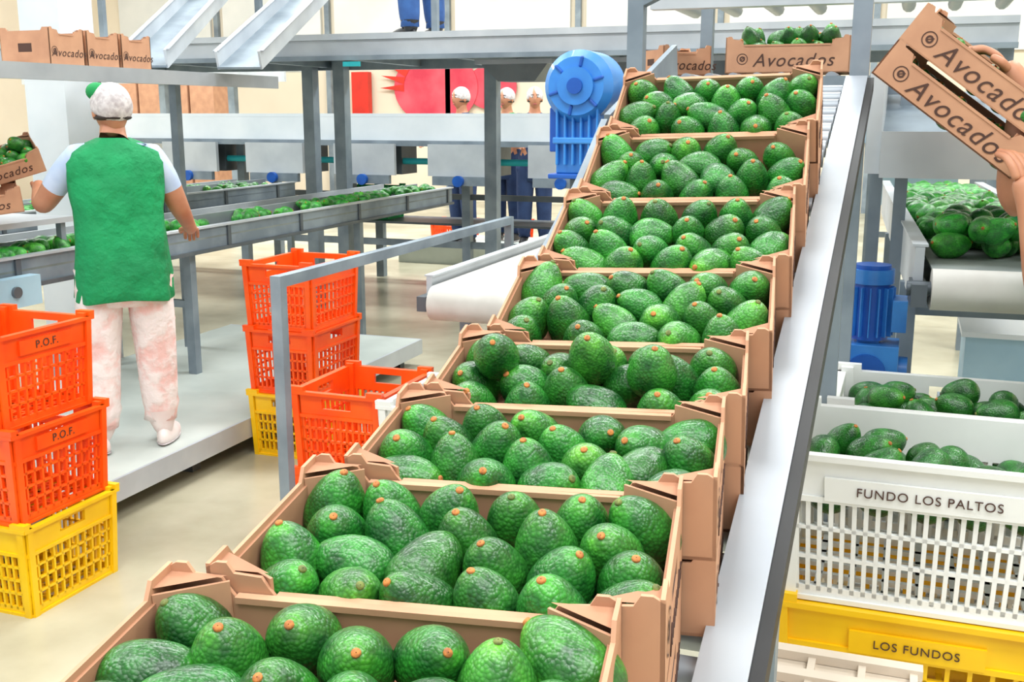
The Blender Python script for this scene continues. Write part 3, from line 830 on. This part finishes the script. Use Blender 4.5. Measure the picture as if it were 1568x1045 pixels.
# ================================================================== PEOPLE
clW={'shirt':'shirt','skin':'skin','pants':'pinkpants','shoe':'shoe'}
human('factory_worker',(-3.145,3.75,.18),42,
      {'el':(-.31,.10,1.09),'wl':(-.32,.30,1.15),'pl':(-.32,.37,1.17),'er':(.26,.05,1.07),'wr':(.315,.23,.97),'pr':(.325,.30,.95),
       'hl':(-.10,0,.82,.11),'hr':(.10,0,.82,.11),
       'kl':(-.125,.0,.46,.088),'kr':(.115,.02,.46,.088),'al':(-.135,-.03,.15,.076),'ar':(.12,.03,.15,.076),
       'hel':(-.145,-.06,.05,.03),'tl':(-.22,.09,.04,.03),'her':(.125,-.01,.05,.03),'tr':(.17,.15,.04,.03)},
      clW,.975,vest='vest',greenband=True,look=15)
clB={'shirt':'navy','skin':'skin','pants':'navy','shoe':'black'}
clG={'shirt':'vest','skin':'skin','pants':'navy','shoe':'black'}
b=MB();b.bb(-5.3,-3.0,10.85,12.0,0,.2,'plat');b.obj('step_platform')
human('factory_worker',(-4.62,11.1,.2),150,{'wl':(-.15,.3,1.05),'pl':(-.14,.37,1.05),'wr':(.15,.3,1.05),'pr':(.14,.37,1.05)},clB,1.06)
human('factory_worker',(-4.28,11.6,.2),170,{'wl':(-.15,.3,1.05),'pl':(-.14,.37,1.05)},clG,1.06)
human('factory_worker',(-3.85,11.3,.2),200,{'wr':(.15,.3,1.05),'pr':(.14,.37,1.05)},clB,1.06)
human('walkway_worker',(-3.35,7.3,2.14),60,{},{'shirt':'jeans','skin':'skin','pants':'jeans','shoe':'black'},1.05)
human('carton_worker',(.76,2.88,0),90,
      {'sp':(0,.06,1.0),'ch':(0,.18,1.17),'nb':(0,.26,1.31),'nk':(0,.29,1.38),'hd':(0,.32,1.44),
       'sl':(-.165,.22,1.28),'sr':(.165,.24,1.29),
       'er':(.03,.52,1.44),'wr':(.05,.51,1.68),'pr':(.055,.565,1.75),
       'el':(-.2,.44,1.16),'wl':(-.13,.49,1.42),'pl':(-.11,.51,1.49)},
      {'shirt':'vest','skin':'skin','pants':'navy','shoe':'black'},1.0,vest='vest',sleeve=.85)

# ================================================================== LIGHTS
def area(name,loc,size,energy,rot=(0,0,0),colr=(1,1,1)):
    l=bpy.data.lights.new(name,'AREA');l.shape='RECTANGLE';l.size=size[0];l.size_y=size[1];l.energy=energy;l.color=colr
    o=bpy.data.objects.new(name,l);col.objects.link(o);o.location=loc;o.rotation_euler=rot
for i,x in enumerate((-12,-7,-2,3)):
    for j,y in enumerate((0,6,12)):
        area('ceiling_lamp',(x,y,6.9),(3,1.2),(250,280,430)[j],colr=(.95,.98,1))
area('skylight',(1.0,-2.0,5.5),(5,4),300,(R(-25),R(8),0),(.96,.985,1))  # added area light hung below the closed ceiling; no roof opening exists
w=bpy.data.worlds.new('world');scene.world=w;w.use_nodes=True
w.node_tree.nodes['Background'].inputs[0].default_value=(.94,.975,1,1);w.node_tree.nodes['Background'].inputs[1].default_value=.9

cam=bpy.data.cameras.new('camera');co=bpy.data.objects.new('camera',cam);col.objects.link(co)
cam.sensor_width=36;cam.lens=36*1650/1568;cam.clip_start=.02
co.location=(0,0,1.63);co.rotation_euler=(R(90-11.93),0,R(20))
scene.camera=co
scene.view_settings.view_transform='Standard'
